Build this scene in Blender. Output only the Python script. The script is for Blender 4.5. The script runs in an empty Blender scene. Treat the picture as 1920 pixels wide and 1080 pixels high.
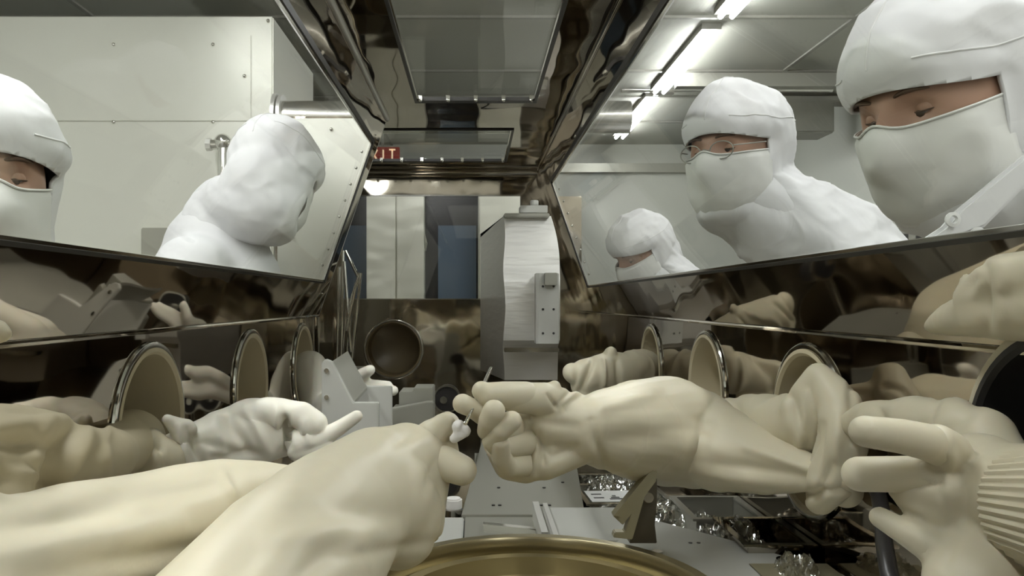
import bpy, bmesh, math, random
from mathutils import Vector, Matrix, noise
import numpy as np
random.seed(7)
S = bpy.context.scene
COL = S.collection
# ---------------------------------------------------------------- camera
F = 1450.0; VX, VY = 890.0, 565.0; CZ = 1.35      # focal length in px, horizon point, camera height
cd = bpy.data.cameras.new('camera'); cam = bpy.data.objects.new('camera', cd); COL.objects.link(cam)
cam.location = (0, 0, CZ); cam.rotation_euler = (math.pi/2, 0, 0)
cd.sensor_width = 36; cd.lens = 36*F/1920; cd.clip_start = 0.02
cd.shift_x = (960-VX)/1920; cd.shift_y = (VY-540)/1920
S.camera = cam
# ---------------------------------------------------------------- world, exposure
S.view_settings.view_transform = 'Standard'; S.view_settings.look = 'None'
S.view_settings.gamma = 1.0; S.view_settings.exposure = 0.2
w = bpy.data.worlds.new('world'); S.world = w; w.use_nodes = True
w.node_tree.nodes['Background'].inputs[0].default_value = (.80, .78, .70, 1)
w.node_tree.nodes['Background'].inputs[1].default_value = 0.9
S.cycles.max_bounces = 14; S.cycles.glossy_bounces = 7; S.cycles.transparent_max_bounces = 24
S.cycles.sample_clamp_indirect = 4.0; S.cycles.use_denoising = True
LAMP = 46.0           # emission of the lamp tubes

# ---------------------------------------------------------------- materials
def newmat(name):
    m = bpy.data.materials.new(name); m.use_nodes = True
    nt = m.node_tree; return m, nt, nt.nodes['Principled BSDF']
def bump(nt, b, scale, strength, dist=0.01, detail=3, stretch=None):
    tc = nt.nodes.new('ShaderNodeTexCoord'); n = nt.nodes.new('ShaderNodeTexNoise')
    n.inputs['Scale'].default_value = scale; n.inputs['Detail'].default_value = detail
    bp = nt.nodes.new('ShaderNodeBump'); bp.inputs['Strength'].default_value = strength; bp.inputs['Distance'].default_value = dist
    if stretch:
        mp = nt.nodes.new('ShaderNodeMapping'); mp.inputs['Scale'].default_value = stretch
        nt.links.new(tc.outputs['Object'], mp.inputs[0]); nt.links.new(mp.outputs[0], n.inputs['Vector'])
    else: nt.links.new(tc.outputs['Object'], n.inputs['Vector'])
    nt.links.new(n.outputs['Fac'], bp.inputs['Height']); nt.links.new(bp.outputs[0], b.inputs['Normal'])
    return n
def pm(name, col, rough=.5, metal=0, bs=None, spec=None, sss=0, coat=0):
    m, nt, b = newmat(name)
    b.inputs['Base Color'].default_value = (*col, 1); b.inputs['Roughness'].default_value = rough; b.inputs['Metallic'].default_value = metal
    if spec is not None: b.inputs['Specular IOR Level'].default_value = spec
    if sss: b.inputs['Subsurface Weight'].default_value = sss; b.inputs['Subsurface Radius'].default_value = (.02, .012, .006)
    if coat: b.inputs['Coat Weight'].default_value = coat
    if bs: bump(nt, b, *bs)
    return m
M = {}
M['mirror'] = pm('polished_steel', (.39, .345, .285), .035, 1, (3.4, .55, .012, 1))
M['mirror_flat'] = pm('polished_steel_flat', (.45, .415, .36), .05, 1, (2.0, .15, .01, 1))
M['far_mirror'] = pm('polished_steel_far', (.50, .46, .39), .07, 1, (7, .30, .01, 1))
M['chrome'] = pm('chrome', (.75, .74, .70), .1, 1)
M['brushed'] = pm('brushed_steel', (.86, .85, .82), .33, .6, (6, .25, .01, 2, (1, 1, 6)))
M['alu'] = pm('matte_aluminium', (.40, .395, .345), .4, .5, (300, .03, .001))
M['alu_white'] = pm('bead_blasted_aluminium', (.58, .58, .545), .5, .35, (300, .03, .001))
M['brass'] = pm('bronze_anodised_ring', (.50, .44, .28), .30, .9, (40, .03, .002, 2))
M['bronze'] = pm('brown_anodised_aluminium', (.105, .09, .065), .42, .35)
M['bronze_light'] = pm('olive_anodised_aluminium', (.33, .30, .20), .38, .4)
M['gasket'] = pm('black_gasket', (.025, .023, .02), .35)
M['dark'] = pm('dark_plastic', (.03, .028, .028), .3)
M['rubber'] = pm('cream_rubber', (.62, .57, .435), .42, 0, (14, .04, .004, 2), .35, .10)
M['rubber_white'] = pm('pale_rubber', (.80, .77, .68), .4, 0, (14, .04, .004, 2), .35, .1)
M['rubber_shade'] = pm('beige_shaded_rubber', (.60, .53, .375), .45, 0, (10, .12, .004, 2), .35)  # deeper beige for port liners; on the left sleeve its shade is painted in
M['cloth'] = pm('white_cleanroom_cloth', (.71, .71, .725), .85, 0, (9, .5, .012, 3), .2)
M['seam'] = pm('cloth_seam', (.70, .70, .70), .9)
M['mask'] = pm('white_mask_cloth', (.70, .70, .68), .8, 0, (12, .4, .008, 3), .2)
M['skin'] = pm('skin', (.37, .225, .16), .5, 0, (120, .08, .001), .4, .15)
M['skin_dark'] = pm('skin_lid', (.36, .20, .14), .5)
M['brow'] = pm('eyebrow_hair', (.09, .055, .035), .8)
M['eye'] = pm('eye_white', (.42, .38, .35), .15)
M['iris'] = pm('iris', (.05, .035, .025), .1)
M['wall'] = pm('painted_wall', (.54, .55, .50), .6, 0, (3, .1, .01))
M['roomceil'] = pm('ceiling_panel', (.40, .40, .355), .6, 0, (2, .1, .01))
M['roomfloor'] = pm('vinyl_floor', (.30, .29, .26), .4)
M['enclosure'] = pm('cream_painted_steel', (.76, .76, .69), .38, .3, (1.6, .5, .02, 2))
M['locker'] = pm('cream_locker_steel', (.80, .79, .70), .3, .2, (4, .5, .02, 1, (1, 1, 2)))
M['locker_dark'] = pm('charcoal_panel', (.035, .033, .035), .25)
M['blue'] = pm('blue_panel', (.115, .155, .215), .25)
M['paper'] = pm('paper_label', (.75, .75, .74), .7)
M['ink'] = pm('ink', (.03, .03, .03), .7)
M['foam'] = pm('white_foam', (.78, .76, .74), .8, 0, (150, .3, .002))
M['beam'] = pm('grey_painted_steel', (.27, .265, .235), .45)
M['duct'] = pm('duct_metal', (.72, .71, .67), .22, .9)
def glass(name, tint, gloss, f0=.03):
    m = bpy.data.materials.new(name); m.use_nodes = True; nt = m.node_tree; nt.nodes.clear()
    o = nt.nodes.new('ShaderNodeOutputMaterial'); mx = nt.nodes.new('ShaderNodeMixShader'); fr = nt.nodes.new('ShaderNodeFresnel')
    t = nt.nodes.new('ShaderNodeBsdfTransparent'); g = nt.nodes.new('ShaderNodeBsdfGlossy')
    t.inputs[0].default_value = (*tint, 1); g.inputs['Roughness'].default_value = .015; g.inputs['Color'].default_value = (gloss,)*3 + (1,)
    nt.nodes.remove(fr); lw = nt.nodes.new('ShaderNodeLayerWeight'); lw.inputs['Blend'].default_value = .5
    pw = nt.nodes.new('ShaderNodeMath'); pw.operation = 'POWER'; pw.inputs[1].default_value = 4.5
    ml = nt.nodes.new('ShaderNodeMath'); ml.operation = 'MULTIPLY_ADD'; ml.inputs[1].default_value = .36; ml.inputs[2].default_value = f0
    nt.links.new(lw.outputs['Facing'], pw.inputs[0]); nt.links.new(pw.outputs[0], ml.inputs[0])
    nt.links.new(ml.outputs[0], mx.inputs[0]); nt.links.new(t.outputs[0], mx.inputs[1]); nt.links.new(g.outputs[0], mx.inputs[2])
    nt.links.new(mx.outputs[0], o.inputs[0]); return m, nt, mx
M['glass'] = glass('window_glass', (.965, .975, .955), .9)[0]
m_, nt_, mx_ = glass('clear_plastic_film', (.88, .88, .86), 1.0, .30); M['film'] = m_
g_ = [n for n in nt_.nodes if n.type == 'BSDF_GLOSSY'][0]; g_.inputs['Roughness'].default_value = .08
def emis(name, col, st):
    m, nt, b = newmat(name); b.inputs['Base Color'].default_value = (*col, 1)
    b.inputs['Emission Color'].default_value = (*col, 1); b.inputs['Emission Strength'].default_value = st; return m
M['lamp'] = emis('lamp_tube', (.97, .98, 1.0), LAMP)
M['exit'] = pm('red_sign', (.42, .035, .02), .4)
M['exit_txt'] = emis('exit_letters', (1, .75, .5), .5)

# ---------------------------------------------------------------- helpers  (coordinates relative to the lens height)
def P(px, py, Y): return Vector(((px-VX)/F*Y, Y, (VY-py)/F*Y))
OFF = Vector((0, 0, CZ))
def root_loc(o):
    v = Vector((0, 0, 0))
    while o: v = v + o.location; o = o.parent
    return v
def link(name, me, mat=None, parent=None, smooth=True):
    o = bpy.data.objects.new(name, me); COL.objects.link(o)
    if parent: o.parent = parent
    if mat: me.materials.clear(); me.materials.append(M[mat] if isinstance(mat, str) else mat)
    if smooth: me.polygons.foreach_set('use_smooth', [True]*len(me.polygons))
    return o
class MB:
    def __init__(s): s.v = []; s.f = []
    def add(s, vs, fs):
        n = len(s.v); s.v += [Vector(v) for v in vs]; s.f += [tuple(i+n for i in f) for f in fs]; return s
    def box(s, a, b, R=None, c=None):
        (x0, y0, z0), (x1, y1, z1) = a, b
        vs = [Vector(p) for p in ((x0,y0,z0),(x1,y0,z0),(x1,y1,z0),(x0,y1,z0),(x0,y0,z1),(x1,y0,z1),(x1,y1,z1),(x0,y1,z1))]
        if R is not None: vs = [R @ (v-Vector(c)) + Vector(c) for v in vs]
        return s.add(vs, [(0,3,2,1),(4,5,6,7),(0,1,5,4),(1,2,6,5),(2,3,7,6),(3,0,4,7)])
    def prism(s, poly, d):            # polygon of 3d points extruded by vector d
        n = len(poly); d = Vector(d); vs = [Vector(p) for p in poly] + [Vector(p)+d for p in poly]
        fs = [tuple(range(n))[::-1], tuple(range(n, 2*n))] + [(i, (i+1) % n, n+(i+1) % n, n+i) for i in range(n)]
        return s.add(vs, fs)
    def tube(s, pts, r, seg=12, cap=True):
        pts = [Vector(p) for p in pts]; rs = r if isinstance(r, (list, tuple)) else [r]*len(pts)
        vs = []; fs = []; up = None
        for i, p in enumerate(pts):
            t = (pts[min(i+1, len(pts)-1)] - pts[max(i-1, 0)]).normalized()
            if up is None: up = Vector((0,0,1)) if abs(t.z) < .9 else Vector((1,0,0))
            a = t.cross(up).normalized(); b = a.cross(t).normalized(); up = b
            for k in range(seg):
                th = 2*math.pi*k/seg; vs.append(p + a*math.cos(th)*rs[i] + b*math.sin(th)*rs[i])
        for i in range(len(pts)-1):
            for k in range(seg): fs.append((i*seg+k, i*seg+(k+1) % seg, (i+1)*seg+(k+1) % seg, (i+1)*seg+k))
        if cap: fs += [tuple(range(seg))[::-1], tuple(range((len(pts)-1)*seg, len(pts)*seg))]
        return s.add(vs, fs)
    def lathe(s, prof, c, axis='z', seg=48, closed=False):   # profile of (radius, height)
        vs = []; fs = []; n = len(prof)
        for k in range(seg):
            th = 2*math.pi*k/seg
            for r, h in prof:
                a, b = r*math.cos(th), r*math.sin(th)
                v = {'z': (a, b, h), 'x': (h, a, b), 'y': (a, h, b)}[axis]; vs.append(Vector(c)+Vector(v))
        for k in range(seg):
            k2 = (k+1) % seg
            for i in range(n if closed else n-1): fs.append((k*n+i, k2*n+i, k2*n+(i+1) % n, k*n+(i+1) % n))
        return s.add(vs, fs)
    def sphere(s, c, r, seg=16, ring=10, R=None):
        r = Vector((r, r, r)) if not isinstance(r, (tuple, Vector)) else Vector(r); vs = []; fs = []
        for i in range(ring+1):
            ph = math.pi*i/ring
            for k in range(seg):
                th = 2*math.pi*k/seg; v = Vector((r.x*math.sin(ph)*math.cos(th), r.y*math.sin(ph)*math.sin(th), r.z*math.cos(ph)))
                if R is not None: v = R @ v
                vs.append(Vector(c)+v)
        for i in range(ring):
            for k in range(seg): fs.append((i*seg+k, (i+1)*seg+k, (i+1)*seg+(k+1) % seg, i*seg+(k+1) % seg))
        return s.add(vs, fs)
    def build(s, name, mat, parent=None, smooth=False, bevel=0, abs_=False):
        off = (Vector((0,0,0)) if abs_ else OFF) - root_loc(parent)
        me = bpy.data.meshes.new(name); me.from_pydata([v+off for v in s.v], [], s.f)
        bm = bmesh.new(); bm.from_mesh(me); bmesh.ops.remove_doubles(bm, verts=bm.verts, dist=1e-6); bmesh.ops.recalc_face_normals(bm, faces=bm.faces)
        if bevel: bmesh.ops.bevel(bm, geom=[e for e in bm.edges if len(e.link_faces) == 2 and e.calc_face_angle(0) > .5], offset=bevel, segments=2, affect='EDGES', clamp_overlap=True)
        bm.to_mesh(me); bm.free()
        o = link(name, me, mat, parent, smooth)
        if smooth: me.set_sharp_from_angle(angle=math.radians(40))
        return o
def tag(o, label=None, cat=None, group=None, kind=None):
    for k, v in (('label', label), ('category', cat), ('group', group), ('kind', kind)):
        if v: o[k] = v
    return o
def thing(name, label, cat, loc, group=None):      # loc relative to lens height
    o = bpy.data.objects.new(name, None); COL.objects.link(o); o.location = Vector(loc)+OFF; o.empty_display_size = .05
    return tag(o, label, cat, group)
def struct(mb, name, mat, parent=None, **k):
    o = mb.build(name, mat, parent, **k)
    if not parent: o['kind'] = 'structure'
    return o
def place_copies(proto, locs, parent):             # proto stands at locs[0]
    base = root_loc(parent) - OFF
    for i, p in enumerate(locs):
        o = proto if i == 0 else proto.copy()
        if i: COL.objects.link(o)
        o.location = Vector(p) - base
def evalmesh(o):
    dg = bpy.context.evaluated_depsgraph_get(); me = bpy.data.meshes.new_from_object(o.evaluated_get(dg)); old = o.data; o.modifiers.clear(); o.data = me
    return o

# tapered capsule chains -> one continuous remeshed surface
def capsule_bm(mb, a, b, ra, rb):
    a = Vector(a); b = Vector(b)
    mb.sphere(a, ra, 24, 14); mb.sphere(b, rb, 24, 14)
    if (b-a).length > 1e-4: mb.tube([a, b], [ra, rb], 28)
def blob(name, chains, voxel, mat, parent=None, smooth_it=6, disp=None, xf=None, sub=False):
    mb = MB()
    for ch in chains:
        if len(ch) == 1: mb.sphere(ch[0][0], ch[0][1], 20, 12)
        for (a, ra), (b, rb) in zip(ch, ch[1:]): capsule_bm(mb, a, b, ra, rb)
    me = bpy.data.meshes.new(name); me.from_pydata(mb.v, [], mb.f)
    o = bpy.data.objects.new(name, me); COL.objects.link(o)
    r = o.modifiers.new('r', 'REMESH'); r.mode = 'VOXEL'; r.voxel_size = voxel
    s = o.modifiers.new('s', 'SMOOTH'); s.factor = .6; s.iterations = smooth_it
    evalmesh(o); me = o.data
    if disp: displace(me, disp, getattr(disp, 'two', False))
    off = OFF - root_loc(parent)
    for v in me.vertices: v.co = (xf(v.co) if xf else v.co) + off
    if parent: o.parent = parent
    me.materials.clear(); me.materials.append(M[mat]); me.polygons.foreach_set('use_smooth', [True]*len(me.polygons))
    return o
def displace(me, fn, two=False):
    n = [v.normal.copy() for v in me.vertices]; c = [v.co.copy() for v in me.vertices]
    for i, v in enumerate(me.vertices): v.co = c[i] + n[i]*(fn(c[i], n[i]) if two else fn(c[i]))
def folds(amp, freq=7.0, dirv=(1, 0, 0), stretch=.35, seed=0.0, fine=0.0):
    d = Vector(dirv).normalized()
    def f(p):
        q = p - d*(p.dot(d))*(1-stretch)          # long folds along dirv
        q = q*freq + Vector((seed, seed*1.7, seed*.6))
        w_ = noise.noise_vector(q*.6)*.5
        n1 = noise.noise(q+w_)
        r = 1-abs(n1)*2.4
        v = amp*(max(r, -.8)*.55 + noise.noise(q*.5+Vector((5, 1, 3)))*.7)
        if fine: v += fine*noise.noise(p*freq*5)
        return v
    return f
def px_chain(lst): return [(P(x, y, Y), r*Y/F) for x, y, Y, r in lst]

# ================================================================ THE CABINET (setting)
ZF = -.45                                   # cabinet floor
XC, ZCr = .49, -.045                        # vertical panel, crease
sec = {'wb': (.455, .045), 'wt': (.313, .465), 'cc': (.275, .575)}
def side_pt(s, t, Y):                       # t in 0..1 along crease -> ceiling corner
    a = Vector((XC, ZCr)); b = Vector(sec['cc']); q = a.lerp(b, t); return Vector((s*q.x, Y, q.y))
tot = (Vector(sec['cc'])-Vector((XC, ZCr))).length
T_wb, T_wt = .105/tot, .565/tot
def side_norm(s): d = side_pt(s, 1, 0)-side_pt(s, 0, 0); n = Vector((d.z*s, 0, -d.x*s)); return n.normalized()
def slab(mb, s, t0, t1, Y0, Y1, d0, d1):
    n = side_norm(s); q = [side_pt(s, t0, Y0), side_pt(s, t1, Y0), side_pt(s, t1, Y1), side_pt(s, t0, Y1)]
    mb.prism([p+n*d0 for p in q], n*(d1-d0))
YN = -.75
PORTS = {-1: [.62, 1.167, 1.69, 2.2], 1: [.64, 1.135, 1.63, 2.14]}
PZ, PR = -.19, .122
pz = lambda s, i: -.145 if (s, i) == (1, 0) else PZ
WIN = {-1: (-.45, 2.34), 1: (-.45, 3.11)}
WEND = {-1: 2.43, 1: 3.42}
for s, side in ((-1, 'left'), (1, 'right')):
    a, b = WIN[s]; e = WEND[s]
    mb = MB()
    slab(mb, s, 0, T_wb, YN, e, 0, .006); slab(mb, s, T_wt, 1, YN, e, 0, .006)
    slab(mb, s, T_wb, T_wt, YN, a, 0, .006); slab(mb, s, T_wb, T_wt, b, e, 0, .006)
    struct(mb, 'wall_%s_slope' % side, 'mirror')
    # vertical port panel with real holes
    mb = MB(); mb.box((s*XC if s > 0 else -XC-.006, YN, ZF), (XC+.006 if s > 0 else -XC, e, ZCr))
    wo = mb.build('wall_%s' % side, 'mirror'); wo['kind'] = 'structure'
    cut = MB()
    for i, Y in enumerate(PORTS[s]): cut.lathe([(0, -.05), (PR, -.05), (PR, .05), (0, .05)], (s*XC, Y, pz(s, i)), 'x', 64)
    co = cut.build('cutter', 'dark'); md = wo.modifiers.new('b', 'BOOLEAN'); md.operation = 'DIFFERENCE'; md.object = co; md.solver = 'EXACT'
    evalmesh(wo); wo.data.materials.clear(); wo.data.materials.append(M['mirror']); bpy.data.objects.remove(co)
    # crease bead
    mb = MB(); mb.tube([(s*(XC-.0), YN, ZCr), (s*XC, e, ZCr)], .004, 8); struct(mb, 'trim_%d' % (1 if s < 0 else 2), 'mirror_flat', smooth=True)
    # window with gasket, bolts
    wroot = bpy.data.objects.new('window_%d' % (1 if s < 0 else 2), None); COL.objects.link(wroot); wroot['kind'] = 'structure'
    wroot.location = side_pt(s, .5, 1) + OFF
    mb = MB(); slab(mb, s, T_wb+.004, T_wt-.004, a+.004, b-.004, .004, .012); mb.build('pane', 'glass', wroot)
    g = MB(); gw = .011/tot
    slab(g, s, T_wb, T_wb+gw*.5, a, b, -.003, .003); slab(g, s, T_wt-gw, T_wt, a, b, -.004, .003); slab(g, s, T_wb+gw*.5, T_wt-gw, b-.016, b, -.004, .003)
    g.build('gasket', 'gasket', wroot)
    g = MB(); slab(g, s, T_wt-gw*1.7, T_wt-gw, a, b-.014, -.001, .003); slab(g, s, T_wb+gw*.5, T_wb+gw*.9, a, b-.014, -.001, .003); slab(g, s, T_wb+gw, T_wt-gw, b-.021, b-.016, -.001, .003)
    g.build('bead', 'chrome', wroot)
    bl = MB(); bl.sphere((0, 0, 0), .0045, 8, 5); bo = bl.build('bolt', 'chrome', None, True, abs_=True); bo.parent = wroot
    n_ = side_norm(s)
    place_copies(bo, [side_pt(s, T_wb+(T_wt-T_wb)*k/9, b-.035)+n_*.016 for k in range(1, 9)], wroot)

# ceiling plates: two windows
zc = sec['cc'][1]; xc_ = sec['cc'][0]; XL2 = -.62
cw1 = (-.172, .178, -.3, 2.23); cw2 = (-.56, .132, 2.58, 3.18)
mb = MB(); T = .006
def cp(x0, x1, y0, y1): mb.box((x0, y0, zc), (x1, y1, zc+T))
cp(-xc_, cw1[0], YN, 2.43); cp(cw1[1], xc_, YN, 2.43); cp(cw1[0], cw1[1], YN, cw1[2]); cp(cw1[0], cw1[1], cw1[3], 2.43)
cp(XL2, xc_, 2.43, cw2[2]); cp(XL2, cw2[0], cw2[2], cw2[3]); cp(cw2[1], xc_, cw2[2], cw2[3]); cp(XL2, xc_, cw2[3], 3.42)
struct(mb, 'ceiling', 'mirror')
for i, (x0, x1, y0, y1) in enumerate((cw1, cw2)):
    r_ = bpy.data.objects.new('window_%d' % (3+i), None); COL.objects.link(r_); r_['kind'] = 'structure'; r_.location = Vector(((x0+x1)/2, (y0+y1)/2, zc))+OFF
    mb = MB(); mb.box((x0-.01, y0-.01, zc+T), (x1+.01, y1+.01, zc+T+.008)); mb.build('pane', 'glass', r_)
    mb = MB(); gz = (zc-.004, zc+T)
    for q in ((x0, x0+.008, y0, y1), (x1-.008, x1, y0, y1), (x0+.008, x1-.008, y1-.03, y1), (x0+.008, x1-.008, y0, y0+.01)): mb.box((q[0], q[2], gz[0]), (q[1], q[3], gz[1]))
    mb.build('gasket', 'gasket', r_)
    mb = MB()
    for q in ((x0+.008, x0+.012, y0+.01, y1-.03), (x1-.012, x1-.008, y0+.01, y1-.03)): mb.box((q[0], q[2], zc-.001), (q[1], q[3], zc+T))
    mb.build('bead', 'chrome', r_)
    nb = 5 if i == 0 else 9
    bl = MB(); bl.box((-.0055, -.004, -.011), (.0055, .004, .003)); bl.sphere((0, 0, -.010), .006, 8, 6)
    bo = bl.build('bolt', 'chrome', None, True, abs_=True); bo.parent = r_
    place_copies(bo, [(x0+.018+(x1-x0-.036)*k/(nb-1), y1-.042, zc+.004) for k in range(nb)], r_)
# corner beads ceiling/slope
mb = MB(); mb.tube([(-xc_, YN, zc-.002), (-xc_, 2.43, zc-.002)], .008, 10); struct(mb, 'trim_3', 'brushed', smooth=True)
mb = MB(); mb.tube([(xc_, YN, zc-.002), (xc_, 3.4, zc-.002)], .006, 10); struct(mb, 'trim_4', 'mirror_flat', smooth=True)
mb = MB(); mb.tube([(XL2, 3.395, zc-.008), (xc_, 3.395, zc-.008)], .018, 14); struct(mb, 'trim_5', 'mirror_flat', smooth=True)
# floor of the cabinet
mb = MB(); mb.box((-XC, YN, ZF-.01), (XC, 2.43, ZF)); mb.box((XL2, 2.43, ZF-.01), (XC, 3.42, ZF)); struct(mb, 'floor', 'mirror_flat')
# wider end bay: left side, near return, far wall with port hole and window
mb = MB(); mb.box((XL2-.006, 2.43, ZF), (XL2, 3.42, zc)); struct(mb, 'wall_bay_side', 'mirror')
mb = MB(); mb.prism([(-XC, 2.43, ZF), (XL2, 2.43, ZF), (XL2, 2.43, zc), (-xc_, 2.43, zc), (-XC, 2.43, ZCr)], (0, .006, 0)); struct(mb, 'wall_bay_return', 'enclosure')
bl = MB(); bl.sphere((0, 0, 0), .006, 10, 6); bo = bl.build('bolt', 'chrome', None, True, abs_=True); bo.parent = bpy.data.objects['wall_bay_return']
place_copies(bo, [(x, 2.427, z) for x, z in ((-.57, .54), (-.45, .54), (-.57, .38), (-.48, .38), (-.57, .2), (-.55, .05))], bpy.data.objects['wall_bay_return'])
YF = 3.4; wx0, wx1, wz0, wz1 = -.58, .20, .012, .462
mb = MB()
up = MB(); up.box((XL2, YF, wz1), (xc_+.06, YF+.006, zc)); up.box((XL2, YF, wz0), (wx0, YF+.006, wz1)); up.box((wx1, YF, wz0), (XC-.02, YF+.006, wz1)); struct(up, 'wall_far_upper', 'far_mirror'); mb.box((XL2, YF, ZF), (XC, YF+.006, wz0))
wo = mb.build('wall_far', 'far_mirror'); wo['kind'] = 'structure'
FPX, FPZ, FPR = -.356, -.211, .125
cut = MB(); cut.lathe([(0, -.05), (FPR, -.05), (FPR, .05), (0, .05)], (FPX, YF, FPZ), 'y', 64); co = cut.build('cutter', 'dark')
md = wo.modifiers.new('b', 'BOOLEAN'); md.object = co; md.solver = 'EXACT'; evalmesh(wo); wo.data.materials.clear(); wo.data.materials.append(M['far_mirror']); bpy.data.objects.remove(co)
r_ = bpy.data.objects.new('window_5', None); COL.objects.link(r_); r_['kind'] = 'structure'; r_.location = Vector(((wx0+wx1)/2, YF, wz0))+OFF
mb = MB(); mb.box((wx0, YF+.001, wz0), (wx1, YF+.006, wz1)); mb.build('pane', 'glass', r_)
mb = MB(); mb.box((wx0, YF-.004, wz1), (wx1, YF, wz1+.006)); mb.box((wx0, YF-.004, wz0-.004), (wx1, YF, wz0)); mb.box((wx1, YF-.004, wz0), (wx1+.005, YF, wz1)); mb.build('window_frame', 'chrome', r_)
mb = MB(); mb.box((-XC, YN-.006, ZF), (XC, YN, ZCr)); mb.prism([(-XC, YN, ZCr), (XC, YN, ZCr), (xc_, YN, zc), (-xc_, YN, zc)], (0, -.006, 0)); struct(mb, 'wall_near', 'mirror')

# ---------------- glove port rings
def port(s, Y, z, r, label, axis='x', x=None, liner='rubber_shade'):
    x = s*XC if x is None else x
    c = (x, Y, z); t = thing('glove_port', label, 'glove port', c, 'glove ports along the cabinet walls')
    k = -1 if axis == 'y' else -s      # inward direction sign
    prof = [(r-.004, 0), (r+.006, 0), (r+.008, k*.002), (r+.006, k*.005), (r+.001, k*.006), (r-.003, k*.005)]
    mb = MB(); mb.lathe(prof, c, axis, 64, closed=True); mb.build('ring', 'chrome', t, True)
    mb = MB(); mb.lathe([(r-.006, k*.004), (r-.002, k*.007), (r-.008, k*.008), (r-.012, k*.004), (r-.013, -k*.10), (r-.05, -k*.125), (0, -k*.13), (0, -k*.135), (r-.048, -k*.131), (r-.008, -k*.10), (r-.006, 0)], c, axis, 64); mb.build('rubber_cuff', liner, t, True)
    return t
PL = {(-1, 0): 'oval glove port nearest the camera in the left steel wall, mostly outside the view', (-1, 1): 'tall arched glove port in the left wall above the shaded cream sleeve',
      (-1, 2): 'narrow glove port in the left wall directly behind the crumpled white glove', (-1, 3): 'farthest narrow glove port in the left wall near the rods',
      (1, 0): 'big glove port at the right picture edge with a dark opening', (1, 1): 'glove port in the right wall with the twisted cream sleeve coming out of it',
      (1, 2): 'glove port in the right wall just above the bright forearm sleeve', (1, 3): 'farthest narrow glove port in the right wall behind the crumpled glove'}
for s in (-1, 1):
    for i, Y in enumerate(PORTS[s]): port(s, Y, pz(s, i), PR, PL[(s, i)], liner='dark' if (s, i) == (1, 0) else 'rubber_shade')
M['port_brown'] = pm('brown_rubber', (.20, .155, .085), .35)
port(1, YF, FPZ, FPR, 'round brown glove port in the far end wall facing the camera', 'y', FPX, 'port_brown')
for o in list(COL.objects):
    if o.name.startswith('ring') and o.parent and o.parent.get('label', '').startswith('big glove'): o.data.materials[0] = M['rubber']

# ================================================================ THE ROOM
RX0, RX1, RY0, RY1, RZ0, RZ1 = -3.2, 2.6, -2.6, 7.0, -CZ, 1.42
mb = MB(); mb.box((RX0, RY0, RZ0-.05), (RX1, RY1, RZ0)); struct(mb, 'floor', 'roomfloor')
mb = MB(); mb.box((RX0, RY1, RZ0), (RX1, RY1+.1, RZ1)); struct(mb, 'wall_north', 'wall')
mb = MB(); mb.box((RX1, RY0, RZ0), (RX1+.1, RY1, RZ1)); struct(mb, 'wall_east', 'wall')
mb = MB(); mb.box((RX0-.1, RY0, RZ0), (RX0, RY1, RZ1)); struct(mb, 'wall_west', 'wall')
mb = MB(); mb.box((RX0, RY0, RZ1), (RX1, RY1, RZ1+.1)); struct(mb, 'ceiling', 'roomceil')
# ceiling seams
k = 0
for Y in (1.8, 2.8, 3.85, 4.75, 5.35, 6.1):
    mb = MB(); mb.box((RX0, Y-.012, RZ1-.012), (RX1, Y+.012, RZ1)); struct(mb, 'trim_%d' % (6+k), 'beam'); k += 1
for X in (-1.9, -.75, .75, 1.9):
    mb = MB(); mb.box((X-.012, RY0, RZ1-.010), (X+.012, RY1, RZ1)); struct(mb, 'trim_%d' % (6+k), 'beam'); k += 1
mb = MB(); mb.box((RX0, RY1-.06, 1.16), (RX1, RY1, 1.24)); struct(mb, 'trim_20', 'alu')
# lamps : rows of double tubes
def lamp(x, y0, y1, label):
    t = thing('ceiling_lamp', label, 'ceiling lamp', (x, (y0+y1)/2, RZ1-.012), 'tube lamps on the ceiling')
    mb = MB(); mb.box((x-.05, y0, RZ1-.03), (x+.05, y1, RZ1)); mb.build('housing', 'beam', t)
    for dx in (-.028, .028):
        mb = MB(); mb.tube([(x+dx, y0+.03, RZ1-.05), (x+dx, y1-.03, RZ1-.05)], .013, 10); mb.build('tube', 'lamp', t, True)
ROWS = {1.21: 'right of the steel cabinet', -1.17: 'left of the steel cabinet'}
segs = [(-2.2, -.8), (-.6, .8), (1.0, 2.4), (2.6, 3.75), (3.95, 5.1), (5.25, 6.5)]
nm = ['farthest behind the camera', 'above the camera', 'third from the back', 'over the cabinet end', 'second from the end wall', 'nearest the end wall']
for x, wd in ROWS.items():
    for (a, b), n_ in zip(segs if x > 0 else segs[:3], nm): lamp(x, a, b, 'double tube ceiling lamp %s, %s' % (wd, n_))
for x, sd in ((-.5, 'left'),):  # unseen row added to light the gloves through the near ceiling window
    for (a, b), wd in (((-1.6, -.1), 'behind the lens'), ((.1, 1.6), 'over the near window')): lamp(x, a, b, 'added unseen fill lamp high above the cabinet, left of its middle, %s' % wd)
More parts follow.
